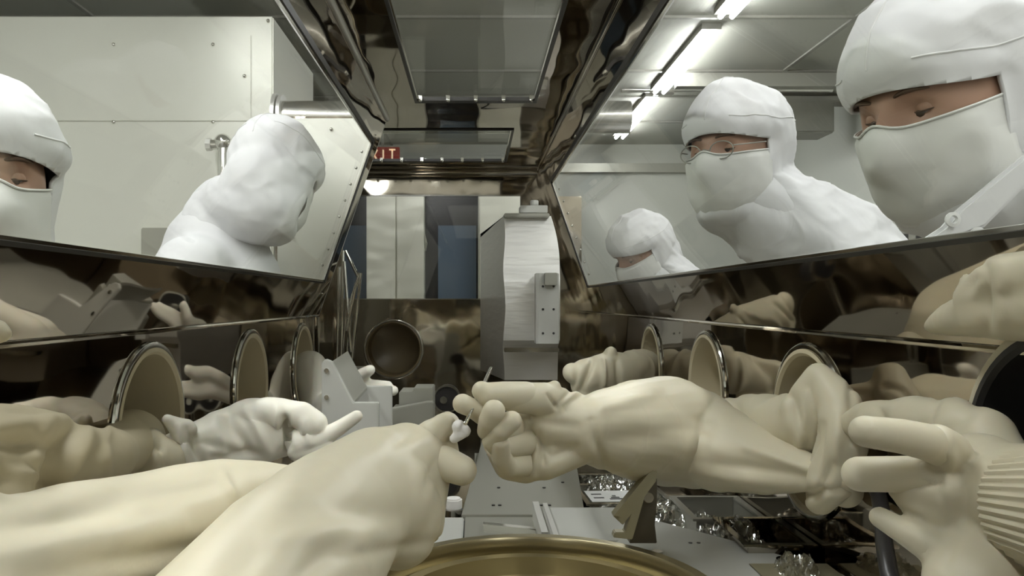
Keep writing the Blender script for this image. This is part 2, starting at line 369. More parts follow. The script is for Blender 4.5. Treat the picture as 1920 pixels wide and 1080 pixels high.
# cream enclosure behind the left people
t = thing('equipment_enclosure', 'large cream steel equipment enclosure with screwed front panels behind the two people on the left', 'equipment enclosure', (-1.9, 3.3, -CZ))
Y0 = 3.2; ex = -.834
mb = MB(); mb.box((-3.0, Y0, -CZ), (ex, Y0+.8, 1.18)); mb.build('body', 'enclosure', t, bevel=.006)
mb = MB(); mb.box((-3.0, Y0-.006, .745), (ex-.09, Y0, 1.10)); mb.build('upper_panel', 'enclosure', t, bevel=.002)
mb = MB(); mb.box((-3.0, Y0-.006, -.6), (ex-.09, Y0, .741)); mb.build('lower_panel', 'enclosure', t, bevel=.002)
bl = MB(); bl.sphere((0, 0, 0), .008, 10, 6); bo = bl.build('screw', 'chrome', None, True, abs_=True); bo.parent = t
place_copies(bo, [(x, Y0-.008, z) for x in (-2.1, -1.49, -1.08) for z in (1.06, .74)] + [(ex-.02, Y0-.002, z) for z in (1.16, .62, .2)] + [(-.95, Y0-.008, .93)], t)
mb = MB(); mb.box((-1.14, Y0-.05, .10), (-1.36, Y0-.006, .30)); mb.build('switch_box', 'alu', t, bevel=.004)
# valve on it
vp = P(418, 290, 3.1)
t = thing('valve', 'small metal valve with a short spout on the cream enclosure above the bowed person', 'valve', vp)
mb = MB(); mb.tube([vp+Vector((0, 0, -.13)), vp+Vector((0, 0, .03))], .022, 14); mb.build('stem', 'chrome', t, True)
mb = MB(); mb.tube([vp+Vector((-.05, 0, .04)), vp+Vector((.035, 0, .045))], .02, 14); mb.sphere(vp+Vector((.0, 0, .05)), .034); mb.build('valve_body', 'chrome', t, True)
mb = MB(); mb.tube([vp+Vector((-.065, 0, .04)), vp+Vector((-.045, 0, .04))], .026, 8); mb.tube([vp+Vector((0, .0, .05)), vp+Vector((0, .092, .05))], .015, 10); mb.build('cap', 'brushed', t, True)
# duct
t = thing('duct', 'horizontal silver duct with flanged rings beside the cream enclosure', 'duct', (-.5, 3.0, .71))
mb = MB(); mb.tube([(-.74, 3.0, .714), (.6, 3.0, .714)], .062, 32); mb.build('pipe', 'duct', t, True)
mb = MB(); mb.tube([(-.772, 3.0, .714), (-.758, 3.0, .714)], .09, 32); mb.tube([(-.752, 3.0, .714), (-.738, 3.0, .714)], .085, 32); mb.build('flange', 'brushed', t, True)
for x in (-.45, .45): MB().tube([(x, 3.0, .714), (x, 3.0, RZ1)], .008, 8).build('hanger', 'beam', t, True)
# overhead pipes and beams on the right
t = thing('pipe', 'thin overhead pipe with coupling crossing behind the person with glasses', 'pipe', (1.2, 5.2, 1.1))
mb = MB(); mb.tube([P(1165, 168, 5.2), P(1560, 168, 5.2)], .02, 12); mb.tube([P(1225, 168, 5.2), P(1262, 168, 5.2)], .04, 14); mb.build('tube', 'duct', t, True)
for i, (a, b) in enumerate(((1480, 3.0), (1500, 4.6))):
    tag(MB().box((P(1270, 0, b).x, b, 1.22+.06*i), (RX1-.02, b+.07, 1.30+.06*i)).build('ceiling_beam', 'beam', None), 'long grey steel beam under the ceiling to the right, the %s one' % ('nearer' if i == 0 else 'farther'), 'beam')
# equipment hanging on the right
mb = MB(); p = P(1515, 215, 5.2); mb.box((p.x-.16, p.y, p.z-.12), (p.x+.18, p.y+.25, p.z+.1)); mb.box((p.x-.35, p.y+.05, p.z+.1), (p.x+.35, p.y+.2, p.z+.14)); o = mb.build('wall_equipment', 'beam', None, bevel=.01)
tag(o, 'dark grey box shaped equipment under the ceiling between the two right hand people', 'equipment box')
# white cabinet and socket on the right behind person
t = thing('wall_cabinet', 'tall white cabinet at the right behind the nearest person', 'cabinet', (P(1780, 0, 3.4).x, 3.6, -CZ))
a = P(1640, 385, 3.4); mb = MB(); mb.box((a.x, 3.4, -CZ), (RX1-.002, 3.9, a.z+.02)); mb.build('body', 'wall', t, bevel=.01)
mb = MB(); mb.box((a.x, 3.385, -CZ), (a.x+.02, 3.4, a.z)); mb.build('edge_strip', 'alu_white', t)
a = P(1707, 452, 3.36); mb = MB(); mb.box((a.x-.065, 3.35, a.z-.055), (a.x+.065, 3.38, a.z+.055)); o = mb.build('outlet_box', 'beam', t, bevel=.005)
for q in (-.03, .03): MB().box((a.x+q-.013, 3.345, a.z-.03), (a.x+q+.013, 3.351, a.z+.03)).build('socket', 'dark', o)
# exit sign beyond the second ceiling window
e = P(727, 291, 5.6)
t = thing('exit_sign', 'red lit exit sign hanging beyond the far ceiling window', 'exit sign', e)
mb = MB(); mb.box((e.x-.20, 5.6, e.z-.06), (e.x+.085, 5.63, e.z+.06)); mb.build('box', 'exit', t, bevel=.004)
def letter(mb, segs_, x, z, h, w_, y):
    for (x0, z0, x1, z1) in segs_:
        a = Vector((x+x0*w_, y, z+z0*h)); b = Vector((x+x1*w_, y, z+z1*h)); d = (b-a).normalized(); n = Vector((-d.z, 0, d.x))*.006
        mb.prism([a-n, b-n, b+n, a+n], (0, -.003, 0))
L = {'E': [(0,0,0,1),(0,1,1,1),(0,.5,.8,.5),(0,0,1,0)], 'X': [(0,0,1,1),(0,1,1,0)], 'I': [(.5,0,.5,1)], 'T': [(.5,0,.5,1),(0,1,1,1)]}
mb = MB()
for ch, x in zip('EXIT', (-.185, -.12, -.055, .01)): letter(mb, L[ch], e.x+x, e.z-.04, .08, .045, 5.6)
mb.build('letters', 'exit_txt', t)
MB().box((e.x-.05, 5.61, e.z+.05), (e.x-.03, 5.62, RZ1)).build('hanger', 'beam', t)
# sprinkler seen through the ceiling window
a = P(1030, 12, 3.4)
t = thing('sprinkler', 'small ceiling sprinkler head seen through the near ceiling window', 'sprinkler', (a.x, 3.4, RZ1))
mb = MB(); mb.tube([(a.x, 3.4, RZ1), (a.x, 3.4, RZ1-.05)], .014, 10); mb.tube([(a.x, 3.4, RZ1), (a.x, 3.4, RZ1-.01)], .035, 16); mb.tube([(a.x, 3.4, RZ1-.06), (a.x, 3.4, RZ1-.066)], .025, 14); mb.build('head', 'duct', t, True)
# lockers beyond the far window
Yk = 4.6
def kx(px): return (px-VX)/F*Yk
t = thing('locker', 'cream double door cabinet seen through the far window', 'locker', (kx(740), Yk, -CZ))
MB().box((kx(688), Yk, -CZ), (kx(795), Yk+.4, .74)).build('body', 'locker', t)
for i, (a, b) in enumerate(((688, 742), (745, 795))): MB().box((kx(a), Yk-.02, -CZ+.1), (kx(b), Yk, .72)).build('door', 'locker', t, bevel=.003)
t = thing('locker', 'narrow cream cabinet seen through the far window behind the curved metal housing', 'locker', (kx(960), Yk, -CZ))
MB().box((kx(897), Yk, -CZ), (kx(1000), Yk+.4, .74)).build('body', 'locker', t); MB().box((kx(899), Yk-.02, -CZ+.1), (kx(945), Yk, .72)).build('door', 'locker', t, bevel=.003)
t = thing('partition', 'black partition with a blue glass panel between the cream cabinets beyond the far window', 'partition', (kx(848), Yk+.1, -CZ))
MB().box((kx(795)+.002, Yk+.1, -CZ), (kx(897)-.002, Yk+.16, .74)).build('frame', 'locker_dark', t)
MB().box((kx(820), Yk+.09, P(0, 560, Yk).z), (kx(893), Yk+.1, P(0, 420, Yk).z)).build('blue_panel', 'blue', t)
mb = MB(); mb.tube([P(797, 440, Yk+.07), P(800, 455, Yk+.03), P(797, 470, Yk+.07)], .008, 8); mb.build('handle', 'chrome', t, True)
t = thing('partition', 'blue panel at the left edge of the far window beside the cream doors', 'partition', (kx(660), Yk+.1, -CZ))
MB().box((kx(560), Yk+.1, -CZ), (kx(688)-.002, Yk+.16, .74)).build('frame', 'locker_dark', t)
MB().box((kx(600), Yk+.09, P(0, 600, Yk).z), (kx(686), Yk+.1, P(0, 420, Yk).z)).build('blue_panel', 'blue', t)

# ================================================================ FAR END FITTINGS
# curved metal housing
Y1 = 2.9
t = thing('metal_housing', 'tall curved brushed metal housing standing at the right of the far wall', 'metal housing', P(1000, 715, Y1))
mb = MB(); prof = []                                  # (z, bulge)
for k in range(25):
    f = k/24; py = 405+(715-405)*f; prof.append((P(0, py, Y1).z, .03*math.sin(f*math.pi*1.0) + (.012 if py > 520 and py < 648 else 0) - (.0 if py < 648 else .05)))
xs0 = (945-VX)/F*Y1; xs1 = (1048-VX)/F*Y1
fr = [Vector((xs0+.004*math.sin(k*.6), Y1-b, z)) for k, (z, b) in enumerate(prof)]; fr2 = [Vector((xs1-.03*max(0, 1-k/7)**2, Y1-b, z)) for k, (z, b) in enumerate(prof)]
bk = [Vector((.025, 3.38, z - (0 if k else .04))) for k, (z, b) in enumerate(prof)]; bk2 = [Vector((xs1, 3.38, z)) for z, b in prof]
n = len(prof); vs = fr+fr2+bk2+bk; fs = []
for j in range(4):
    for i in range(n-1): a = j*n+i; b = ((j+1) % 4)*n+i; fs.append((a, b, b+1, a+1))
fs += [(0, n, 2*n, 3*n), (n-1, 4*n-1, 3*n-1, 2*n-1)]
mb.add(vs, fs); mb.build('shell', 'brushed', t, True)
a = P(945, 400, Y1-.03); b = P(1030, 408, Y1-.03); mb = MB(); mb.box((a.x, Y1-.04, b.z), (b.x, Y1+.2, a.z)); mb.build('lid', 'alu', t, bevel=.003)
a = P(945, 652, Y1-.04); b = P(1048, 660, Y1-.04); mb = MB(); mb.box((a.x, Y1-.05, b.z), (b.x, Y1-.0, a.z)); mb.build('ledge', 'chrome', t, bevel=.002)
a = P(975, 376, Y1); b = P(1026, 400, Y1); mb = MB(); mb.box((a.x, Y1-.02, b.z), (b.x, Y1+.08, a.z-.02)); mb.tube([P(1002, 385, Y1+.02), P(1002, 376, Y1+.02)], .016, 12); mb.build('top_block', 'alu_white', t, bevel=.002)
Yp = 2.78
a = P(1010, 512, Yp); b = P(1048, 645, Yp)
mb = MB(); mb.box((a.x, Yp, b.z), (b.x, Yp+.012, a.z)); mb.box((a.x-.01, Yp, b.z), (a.x, Yp+.07, a.z)); pl_ = mb.build('mounting_plate', 'alu_white', t, bevel=.002)
for px in (1018, 1038):
    for py in (537, 580, 625): MB().tube([P(px, py, Yp-.001), P(px, py, Yp+.004)], .0045, 10).build('screw', 'dark', pl_)
mb = MB(); a = P(1020, 512, Yp); b = P(1045, 535, Yp-.03); mb.box((a.x, Yp-.03, b.z), (b.x, Yp-.002, a.z)); mb.build('clip', 'alu', t, bevel=.002)
# round knob fitting low on the far side
c = P(838, 748, 2.5)
t = thing('control_fitting', 'dark ribbed round fitting low in front of the far wall between the two hands', 'knob', c)
mb = MB(); mb.tube([c+Vector((0, 0, 0)), c+Vector((0, .08, 0))], .04, 20); mb.build('knob', 'dark', t, True, bevel=.003)
mb = MB(); mb.lathe([(.040, 0), (.046, 0), (.046, -.008), (.040, -.008)], c, 'y', 24, True); mb.tube([c+Vector((-.01, -.03, 0)), c+Vector((-.01, 0, 0))], .012, 12); mb.build('bezel', 'chrome', t, True)
mb = MB(); mb.tube([c+Vector((.0, .04, -.03)), Vector((c.x, c.y+.04, ZF))], .015, 10); mb.build('stem', 'chrome', t, True)
# scissor linkage rods
t = thing('scissor_linkage', 'crossed chrome rods standing at the left of the far bay', 'linkage', P(650, 690, 2.62))
for a, b in (((636, 500), (632, 690)), ((643, 470), (640, 690)), ((648, 470), (672, 520)), ((676, 512), (660, 680)), ((675, 512), (654, 575)), ((650, 580), (640, 690)), ((645, 490), (658, 660)), ((658, 590), (648, 690)), ((668, 530), (650, 620))):
    mb = MB(); ya = 2.6+random.uniform(-.03, .03); mb.tube([P(*a, ya), P(*b, ya)], .0055, 10); mb.build('rod', 'chrome', t, True)
mb = MB(); a = P(628, 690, 2.6); mb.box((a.x-.01, 2.52, ZF), (a.x+.10, 2.68, a.z)); mb.build('base', 'alu', t, bevel=.003)

# ---------------- work area metal pieces
def extr_px(pts, Y, d):                       # outline at distance Y, thickness d
    mb = MB(); mb.prism([P(x, y, Y) for x, y in pts], (0, d, 0)); return mb
t = thing('angle_bracket', 'large pale aluminium angle bracket with a sloping cheek plate left of the round far port', 'bracket', P(680, 973, 1.55))
o = extr_px([(603, 960), (603, 680), (610, 673), (622, 678), (662, 755), (710, 755), (710, 960)], 1.50, .015).build('cheek_plate', 'alu_white', t, bevel=.0015)
mb = MB(); A = [P(622, 678, 1.515), P(662, 755, 1.515)]; B = [P(652, 658, 1.72), P(688, 726, 1.72)]
mb.add([A[0], A[1], B[1], B[0], A[0]+Vector((0, 0, -.006)), A[1]+Vector((0, 0, -.006)), B[1]+Vector((0, 0, -.006)), B[0]+Vector((0, 0, -.006))], [(0,1,2,3),(7,6,5,4),(0,4,5,1),(1,5,6,2),(2,6,7,3),(3,7,4,0)]); mb.build('sloping_web', 'alu', t)
extr_px([(688, 724), (735, 724), (735, 960), (655, 960), (655, 700)], 1.72, .012).build('rear_plate', 'alu_white', t, bevel=.0015)
for y in (695, 745, 800): MB().tube([P(612, y, 1.495), P(612, y, 1.503)], .0045, 12).build('screw', 'chrome', t, True)
t = thing('stepped_block', 'low stepped aluminium block to the right of the angle bracket', 'metal block', P(770, 900, 1.85))
extr_px([(733, 1000), (733, 768), (748, 768), (748, 735), (775, 735), (775, 728), (812, 728), (812, 1000)], 1.9, .10).build('block', 'alu', t, bevel=.002)
extr_px([(730, 1000), (730, 768), (800, 755), (812, 755), (812, 1000)], 1.84, .04).build('front_plate', 'alu', t, bevel=.002)
# octagonal base plate on the floor
zt = -.40
def fl(px, py, z=zt): Y = -z*F/(py-VY); return Vector(((px-VX)/F*Y, Y, z))
t = thing('base_plate', 'flat grey chamfered base plate under the two hands', 'plate', (.1, 1.6, ZF))
poly = [fl(865, 965), (fl(895, 860)), fl(905, 820), fl(1070, 820), fl(1080, 865), fl(1097, 965)]
mb = MB(); mb.prism(poly, (0, 0, -.012)); mb.build('plate', 'alu', t, bevel=.001)
mb = MB(); mb.box((0.0, 1.50, ZF), (.18, 2.1, zt-.012)); mb.build('riser', 'alu', t)
for p in ((915, 853), (838, 948), (935, 915), (1020, 915), (925, 948), (937, 948), (1015, 948), (1030, 948), (1065, 870), (1055, 905)):
    if p[0] > 870: q = fl(*p); MB().tube([q, q+Vector((0, 0, .002))], .0035, 10).build('screw', 'dark', t)
# light blocks in front of it
zt2 = -.40
t = thing('guide_rail', 'pale aluminium rail blocks just behind the bronze ring', 'rail', (.06, 1.36, ZF))
q0, q1 = fl(815, 1000), fl(1150, 968)
MB().box((q0.x, 1.25, ZF), (-.02, 1.44, zt2-.002)).build('block', 'alu_white', t, bevel=.002); MB().box((.12, 1.22, ZF), (.262, 1.42, zt2+.022)).build('block', 'alu_white', t, bevel=.002)
mb = MB(); mb.box((-.018, 1.30, ZF), (.112, 1.45, zt2-.004)); mb.build('slot', 'alu', t, bevel=.001)
mb = MB(); mb.prism([(.015, 1.36, zt2-.004), (.105, 1.33, zt2-.004), (.105, 1.345, zt2-.004), (.015, 1.375, zt2-.004)], (0, 0, .012)); mb.build('blade', 'chrome', t)
mb = MB(); mb.box((.107, 1.24, ZF), (.118, 1.43, zt2+.03)); mb.box((.125, 1.215, ZF), (.133, 1.42, zt2+.03)); mb.build('post', 'brushed', t)
# cylinder cap
c = P(850, 945, 1.5)
t = thing('cap_screw', 'small white topped cylinder standing left of the base plate below the thumb', 'cap', (c.x, c.y, ZF))
MB().tube([(c.x, c.y, ZF), (c.x, c.y, c.z-.01)], .018, 20).build('body', 'chrome', t, True); MB().tube([(c.x, c.y, c.z-.01), (c.x, c.y, c.z+.012)], .017, 20).build('cap', 'foam', t, True, bevel=.003)
# bronze ring
RC = (.074, .913); RR = .2205; RZ = -.34
t = thing('round_fixture', 'large round bronze ring fixture at the bottom of the view', 'ring fixture', (*RC, ZF))
mb = MB(); mb.lathe([(RR-.012, ZF+.02), (RR, ZF+.02), (RR, RZ-.002), (RR-.002, RZ), (RR-.016, RZ), (RR-.018, RZ-.003), (RR-.018, RZ-.022), (RR-.012, RZ-.03)], (*RC, 0), 'z', 160, True); mb.build('rim', 'brass', t, True)
mb = MB(); mb.lathe([(RR-.013, RZ-.03), (RR-.034, RZ-.03), (RR-.034, RZ-.018), (RR-.05, RZ-.018), (RR-.052, RZ-.042), (RR-.075, RZ-.042), (RR-.078, RZ-.055), (0, RZ-.055), (0, RZ-.065), (RR-.013, RZ-.065)], (*RC, 0), 'z', 160); mb.build('inner_step', 'brass', t, True)
mb = MB(); mb.lathe([(0, ZF), (RR-.03, ZF), (RR-.03, RZ-.06), (0, RZ-.06)], (*RC, 0), 'z', 96); mb.build('pedestal', 'bronze', t, True)
for an in (95, 60, 47, 42, 38, 150, 158): 
    p = Vector((RC[0]+(RR+.012)*math.cos(math.radians(an)), RC[1]+(RR+.012)*math.sin(math.radians(an)), RZ-.018)); MB().tube([p-Vector((0, 0, .015)), p], .005, 10).sphere(p, .005, 10, 6).build('bolt', 'chrome', t, True)
mb = MB(); mb.lathe([(RR+.0005, RZ-.03), (RR+.03, RZ-.03), (RR+.03, RZ-.045), (RR+.0005, RZ-.045)], (*RC, 0), 'z', 128, True); mb.build('flange', 'bronze', t, True)
# clamp
t = thing('clamp', 'olive brown anodised clamp block standing on the bronze ring', 'clamp', P(1195, 1018, 1.07))
Yc = 1.06
extr_px([(1225, 877), (1233, 885), (1230, 903), (1168, 985), (1150, 968)], Yc, .02).build('slanted_bar', 'bronze_light', t, bevel=.001)
mb = MB(); mb.prism([P(1150, 968, Yc-.004), P(1163, 968, Yc-.004), P(1225, 890, Yc-.004), P(1225, 877, Yc-.004)], (0, .008, 0)); mb.build('bar_face', 'bronze_light', t)
extr_px([(1232, 884), (1232, 940), (1228, 985), (1232, 1019), (1180, 1019), (1200, 935), (1205, 925)], Yc+.022, .045).build('block', 'bronze', t, bevel=.001)
extr_px([(1195, 920), (1208, 920), (1208, 935), (1186, 1012), (1150, 1008), (1153, 998), (1172, 998)], Yc+.004, .016).build('link', 'bronze_light', t, bevel=.001)
mb = MB(); mb.tube([P(1216, 933, Yc+.012), P(1216, 933, Yc+.05)], .007, 16); mb.build('pin', 'chrome', t, True)
mb = MB(); mb.tube([(P(1232, 0, 1.1).x, 1.1, RZ-.06), (P(1232, 0, 1.1).x, 1.1, RZ-.015)], .008, 14); mb.build('foot_bolt', 'chrome', t, True)
# arc plate on the right
t = thing('arc_plate', 'broad light grey arc shaped plate curving round the right of the bronze ring', 'plate', (.35, .95, ZF))
mb = MB(); zp = -.36; pts = []
n = 40; R0 = RR+.024
for k in range(n+1): an = math.radians(62-150*k/n); pts.append(Vector((RC[0]+R0*math.cos(an), RC[1]+R0*math.sin(an), zp)))
out = [Vector((.485, .55, zp)), Vector((.485, 1.02, zp)), Vector((.445, 1.08, zp)), Vector((.395, 1.155, zp)), Vector((.345, 1.215, zp)), Vector((.305, 1.262, zp)), Vector((.275, 1.262, zp)), Vector((.262, 1.22, zp))]
mb.prism([pts[-1], Vector((pts[-1].x, .5, zp))] + [Vector((.485, .5, zp))] + out[1:] + pts[:-1], (0, 0, -.008)); mb.build('plate', 'alu_white', t)
q = Vector((P(1478, 1052, 1.07).x, 1.07, zp)); mb = MB(); mb.lathe([(0, .012), (.006, .011), (.008, .006), (.008, .003), (.016, .003), (.016, 0), (0, 0)], q, 'z', 24); mb.build('bolt', 'chrome', t, True)
q = Vector((P(1303, 1018, 1.15).x, 1.152, zp)); 
for d in (-.006, .006): MB().tube([q+Vector((d, 0, 0)), q+Vector((d, 0, .0008))], .003, 8).build('hole', 'dark', t)
for x, y in ((.42, 1.03), (.40, .6), (.30, 1.2)): MB().tube([(x, y, ZF), (x, y, zp-.008)], .012, 10).build('leg', 'chrome', t, True)
# left lower dark clamp
c = P(640, 1045, 1.02)
t = thing('clamp', 'dark brown clamp partly under the large left glove beside the bronze ring', 'clamp', (c.x, c.y, ZF))
mb = MB(); mb.prism([P(575, 1100, 1.0), P(610, 1040, 1.0), P(640, 1022, 1.0), P(690, 1026, 1.0), P(720, 1050, 1.0), P(690, 1100, 1.0)], (0, .05, 0)); mb.build('block', 'bronze', t, bevel=.002)
mb = MB(); mb.tube([P(665, 1066, .985), P(665, 1066, 1.0)], .008, 14); mb.build('screw', 'chrome', t, True)

# ---------------- trays and wrapped containers on the right floor
def tray(cx, cy, w_, d_, h_, z, rot, label, mat='chrome'):
    t = thing('steel_tray', label, 'tray', (cx, cy, z), None); t.rotation_euler = (0, 0, rot)
    x, y = w_/2, d_/2; base = Vector((cx, cy, z))
    mb = MB(); e = .003
    mb.box((-x, -y, 0), (x, y, e)); mb.box((-x, -y, e), (-x+e, y, h_)); mb.box((x-e, -y, e), (x, y, h_)); mb.box((-x+e, -y, e), (x-e, -y+e, h_)); mb.box((-x+e, y-e, e), (x-e, y, h_))
    mb.box((-x-.008, -y-.008, h_), (x+.008, -y+e, h_+.004)); mb.box((-x-.008, y-e, h_), (x+.008, y+.008, h_+.004)); mb.box((-x-.008, -y+e, h_), (-x+e, y-e, h_+.004)); mb.box((x-e, -y+e, h_), (x+.008, y-e, h_+.004))
    mb.v = [v+base for v in mb.v]; o = mb.build('pan', mat, t, bevel=.0008); return t, base
t, b_ = tray(.315, 1.66, .17, .16, .035, ZF, .05, 'polished steel tray with a printed paper label beside the base plate')
mb = MB().box((b_.x-.075, b_.y-.06, b_.z+.0355), (b_.x+.025, b_.y+.03, b_.z+.0365)); lb = mb.build('label_sheet', 'paper', t)
for dx, dy, w2 in ((-.055, .0, .022), (-.055, -.03, .022), (-.02, -.04, .028), (-.02, -.015, .008), (-.02, -.028, .018)): MB().box((b_.x+dx-w2/2, b_.y+dy-.004, b_.z+.0365), (b_.x+dx+w2/2, b_.y+dy+.004, b_.z+.0368)).build('print', 'ink', lb)
tray(.335, 1.92, .20, .2, .04, ZF, 0, 'polished steel tray behind the labelled tray')
tray(.30, 1.42, .12, .12, .045, ZF, .1, 'small polished steel tray close behind the clamp')
tray(.425, 1.36, .11, .14, .085, ZF, 0, 'steel tray under clear film below the forearm sleeve', 'alu')
tray(.435, 1.17, .09, .13, .10, ZF, 0, 'dark steel tray wrapped in film in front of the twisted sleeve', 'mirror_flat')
t = thing('tray_stack', 'stack of thin flat trays on the floor beside the right foreground glove', 'tray stack', (.43, .93, ZF))
for i in range(8): MB().box((.375, .93, ZF+.012*i), (.483, 1.06, ZF+.012*i+.007)).build('sheet', 'bronze_light' if i % 2 else 'chrome', t, bevel=.001)
def film(cx, cy, sx, sy, h, seed, label):
    n = 64; vs = []; fs = []
    for i in range(n+1):
        for j in range(n+1):
            u, v = i/n*2-1, j/n*2-1; env = max(0, (1-abs(u)**3))*max(0, (1-abs(v)**3))
            q = Vector((u*2.2+seed, v*2.2, seed)); z = h*env*(.85+.2*noise.noise(q)) + .012*env*(1-abs(noise.noise(q*3.5)*2)) + .006*env*noise.noise(q*9)
            vs.append(Vector((cx+u*sx+.01*noise.noise(q*2), cy+v*sy+.01*noise.noise(q*2+Vector((3, 3, 3))), ZF+.002+max(z, 0))))
    for i in range(n):
        for j in range(n): a = i*(n+1)+j; fs.append((a, a+n+1, a+n+2, a+1))
    o = MB().add(vs, fs).build('plastic_bag', 'film', None, True); tag(o, label, 'plastic bag'); return o
film(.37, 1.42, .105, .11, .075, 1.3, 'crinkled clear plastic bag behind the clamp and arc plate')
film(.41, 1.22, .075, .11, .10, 4.1, 'crinkled clear plastic bag over the dark wrapped tray')
film(.43, 1.0, .058, .11, .115, 7.7, 'crinkled clear plastic bag over the stack of thin trays')
film(.32, 1.74, .08, .07, .05, 9.2, 'crinkled clear plastic bag partly over the labelled tray')
# black strap
o = MB().tube([P(1690, 1130, .78), P(1668, 1080, .80), P(1658, 1020, .84), P(1655, 970, .88), P(1648, 930, .92), P(1630, 890, 1.0)], .009, 12).build('black_hose', 'dark', None, True)
tag(o, 'curved black hose rising behind the fingers of the right foreground glove', 'hose')

# ================================================================ GLOVES
def glove(label, chains, voxel=.004, mat='rubber', amp=.006, freq=9, dirv=(1, 0, 0), seed=0, it=6, stretch=.35, handzone=None, raw=None, cr=(), fingers=()):
    ch = [px_chain(c) for c in chains]
    if raw: ch += raw
    base = folds(amp, freq, dirv, stretch, seed)
    def f(p, n):
        k = 1.0
        if handzone:
            c, r = handzone; d = (p-c).length/r; k = .12 + .88*min(1, max(0, d-.8)/.6)
        d_ = base(p)*k
        if cr and p.y > .05:
            fx = p.x/p.y*F+VX; fy = VY-p.z/p.y*F
            if n.dot(p.normalized()) < .25:
                for x0, y0, x1, y1, w_, dep in cr:
                    ux, uy = x1-x0, y1-y0; L2 = ux*ux+uy*uy; t_ = min(1, max(0, ((fx-x0)*ux+(fy-y0)*uy)/L2)); dd = math.hypot(fx-x0-ux*t_, fy-y0-uy*t_)
                    if dd < 2.6*w_: d_ += dep*math.exp(-(dd/w_)**2)*(.35+.65*math.sin(math.pi*(.12+.76*t_)))*p.y/F
        return d_
    f.two = True
    o = blob('glovebox_glove', ch, voxel, mat, None, it, f)
    if fingers:                       # folded finger ends grow into the same mesh but keep a crisp edge where they touch the palm
        bm = bmesh.new(); bm.from_mesh(o.data)
        for c in fingers:
            fo_ = blob('finger', [px_chain(c)], voxel*.8, mat, None, 5); bm.from_mesh(fo_.data); me_ = fo_.data; bpy.data.objects.remove(fo_); bpy.data.meshes.remove(me_)
        bm.to_mesh(o.data); bm.free(); o.data.polygons.foreach_set('use_smooth', [True]*len(o.data.polygons))
    return tag(o, label, 'glove', 'cream rubber gloves inside the cabinet')
def port_pt(s, i, dx=0): return Vector((s*(XC-dx), PORTS[s][i], PZ))
def to_raw(px): return px_chain([px])[0]
# D : right forearm and hand holding the rod
hc = P(960, 800, .93)
glove('cream glove from the right with curled fingers holding a thin metal rod', [
    [(1030, 790, .95, 46), (1090, 800, .97, 62), (1150, 806, 1.04, 78), (1200, 806, 1.11, 92), (1250, 808, 1.16, 101), (1300, 822, 1.16, 92), (1345, 840, 1.12, 80), (1430, 866, 1.06, 58), (1520, 888, .98, 33), (1590, 903, .92, 10)],
    [(1130, 785, 1.02, 50), (1070, 768, .965, 36), (1015, 748, .93, 31), (960, 745, .915, 28)],
    [(1040, 725, .94, 12), (1020, 745, .94, 28)],
    [(1010, 790, .955, 36), (960, 800, .95, 30), (935, 830, .95, 30)],
    [(1010, 810, .955, 42), (1000, 850, .96, 38), (985, 874, .955, 32), (955, 870, .945, 30), (940, 845, .94, 28)],
    [(1080, 832, .975, 42), (1020, 862, .95, 38), (990, 876, .95, 28)]],
    fingers=[[(1060, 760, .98, 24), (1020, 750, .945, 26), (985, 742, .92, 27), (945, 740, .905, 25), (912, 740, .895, 23), (903, 733, .893, 19)],
        [(960, 800, .93, 22), (915, 785, .905, 20), (885, 765, .89, 18), (867, 757, .88, 19)],
        [(960, 800, .93, 24), (925, 815, .90, 19), (911, 808, .885, 17), (917, 788, .868, 20), (926, 771, .862, 22)],
        [(985, 830, .94, 26), (935, 838, .905, 21), (922, 826, .885, 19), (940, 806, .868, 20), (960, 789, .865, 19)],
        [(985, 870, .94, 24), (953, 876, .91, 20), (940, 858, .89, 19), (939, 830, .875, 17.5)]],
    voxel=.0022, amp=.0025, freq=6, seed=2, handzone=(hc, .10), it=4, raw=[[to_raw((1590, 903, .92, 10)), (Vector((.47, .98, -.24)), .02)]],
    cr=[(970, 812, 985, 868, 5, -14), (985, 800, 1030, 848, 6, -9), (1010, 830, 1000, 890, 7, 8), (1028, 740, 1045, 765, 4, -8), (1000, 790, 1080, 800, 10, -5), (1120, 715, 1060, 765, 8, -8), (1075, 725, 1045, 765, 6, -6), (1130, 765, 1215, 745, 12, 7), (1110, 790, 1135, 880, 9, -7), (1130, 830, 1330, 800, 22, -9), (1180, 780, 1360, 860, 26, 8),
        (1350, 870, 1560, 905, 16, -10), (1280, 880, 1480, 905, 14, 7), (1400, 840, 1540, 890, 8, 6), (995, 800, 985, 860, 6, -9), (1010, 810, 1020, 870, 5, -6), (900, 855, 890, 800, 6, -4), (1020, 860, 1080, 840, 10, -7), (1340, 900, 1200, 870, 18, -6), (1250, 740, 1330, 800, 16, -6)])
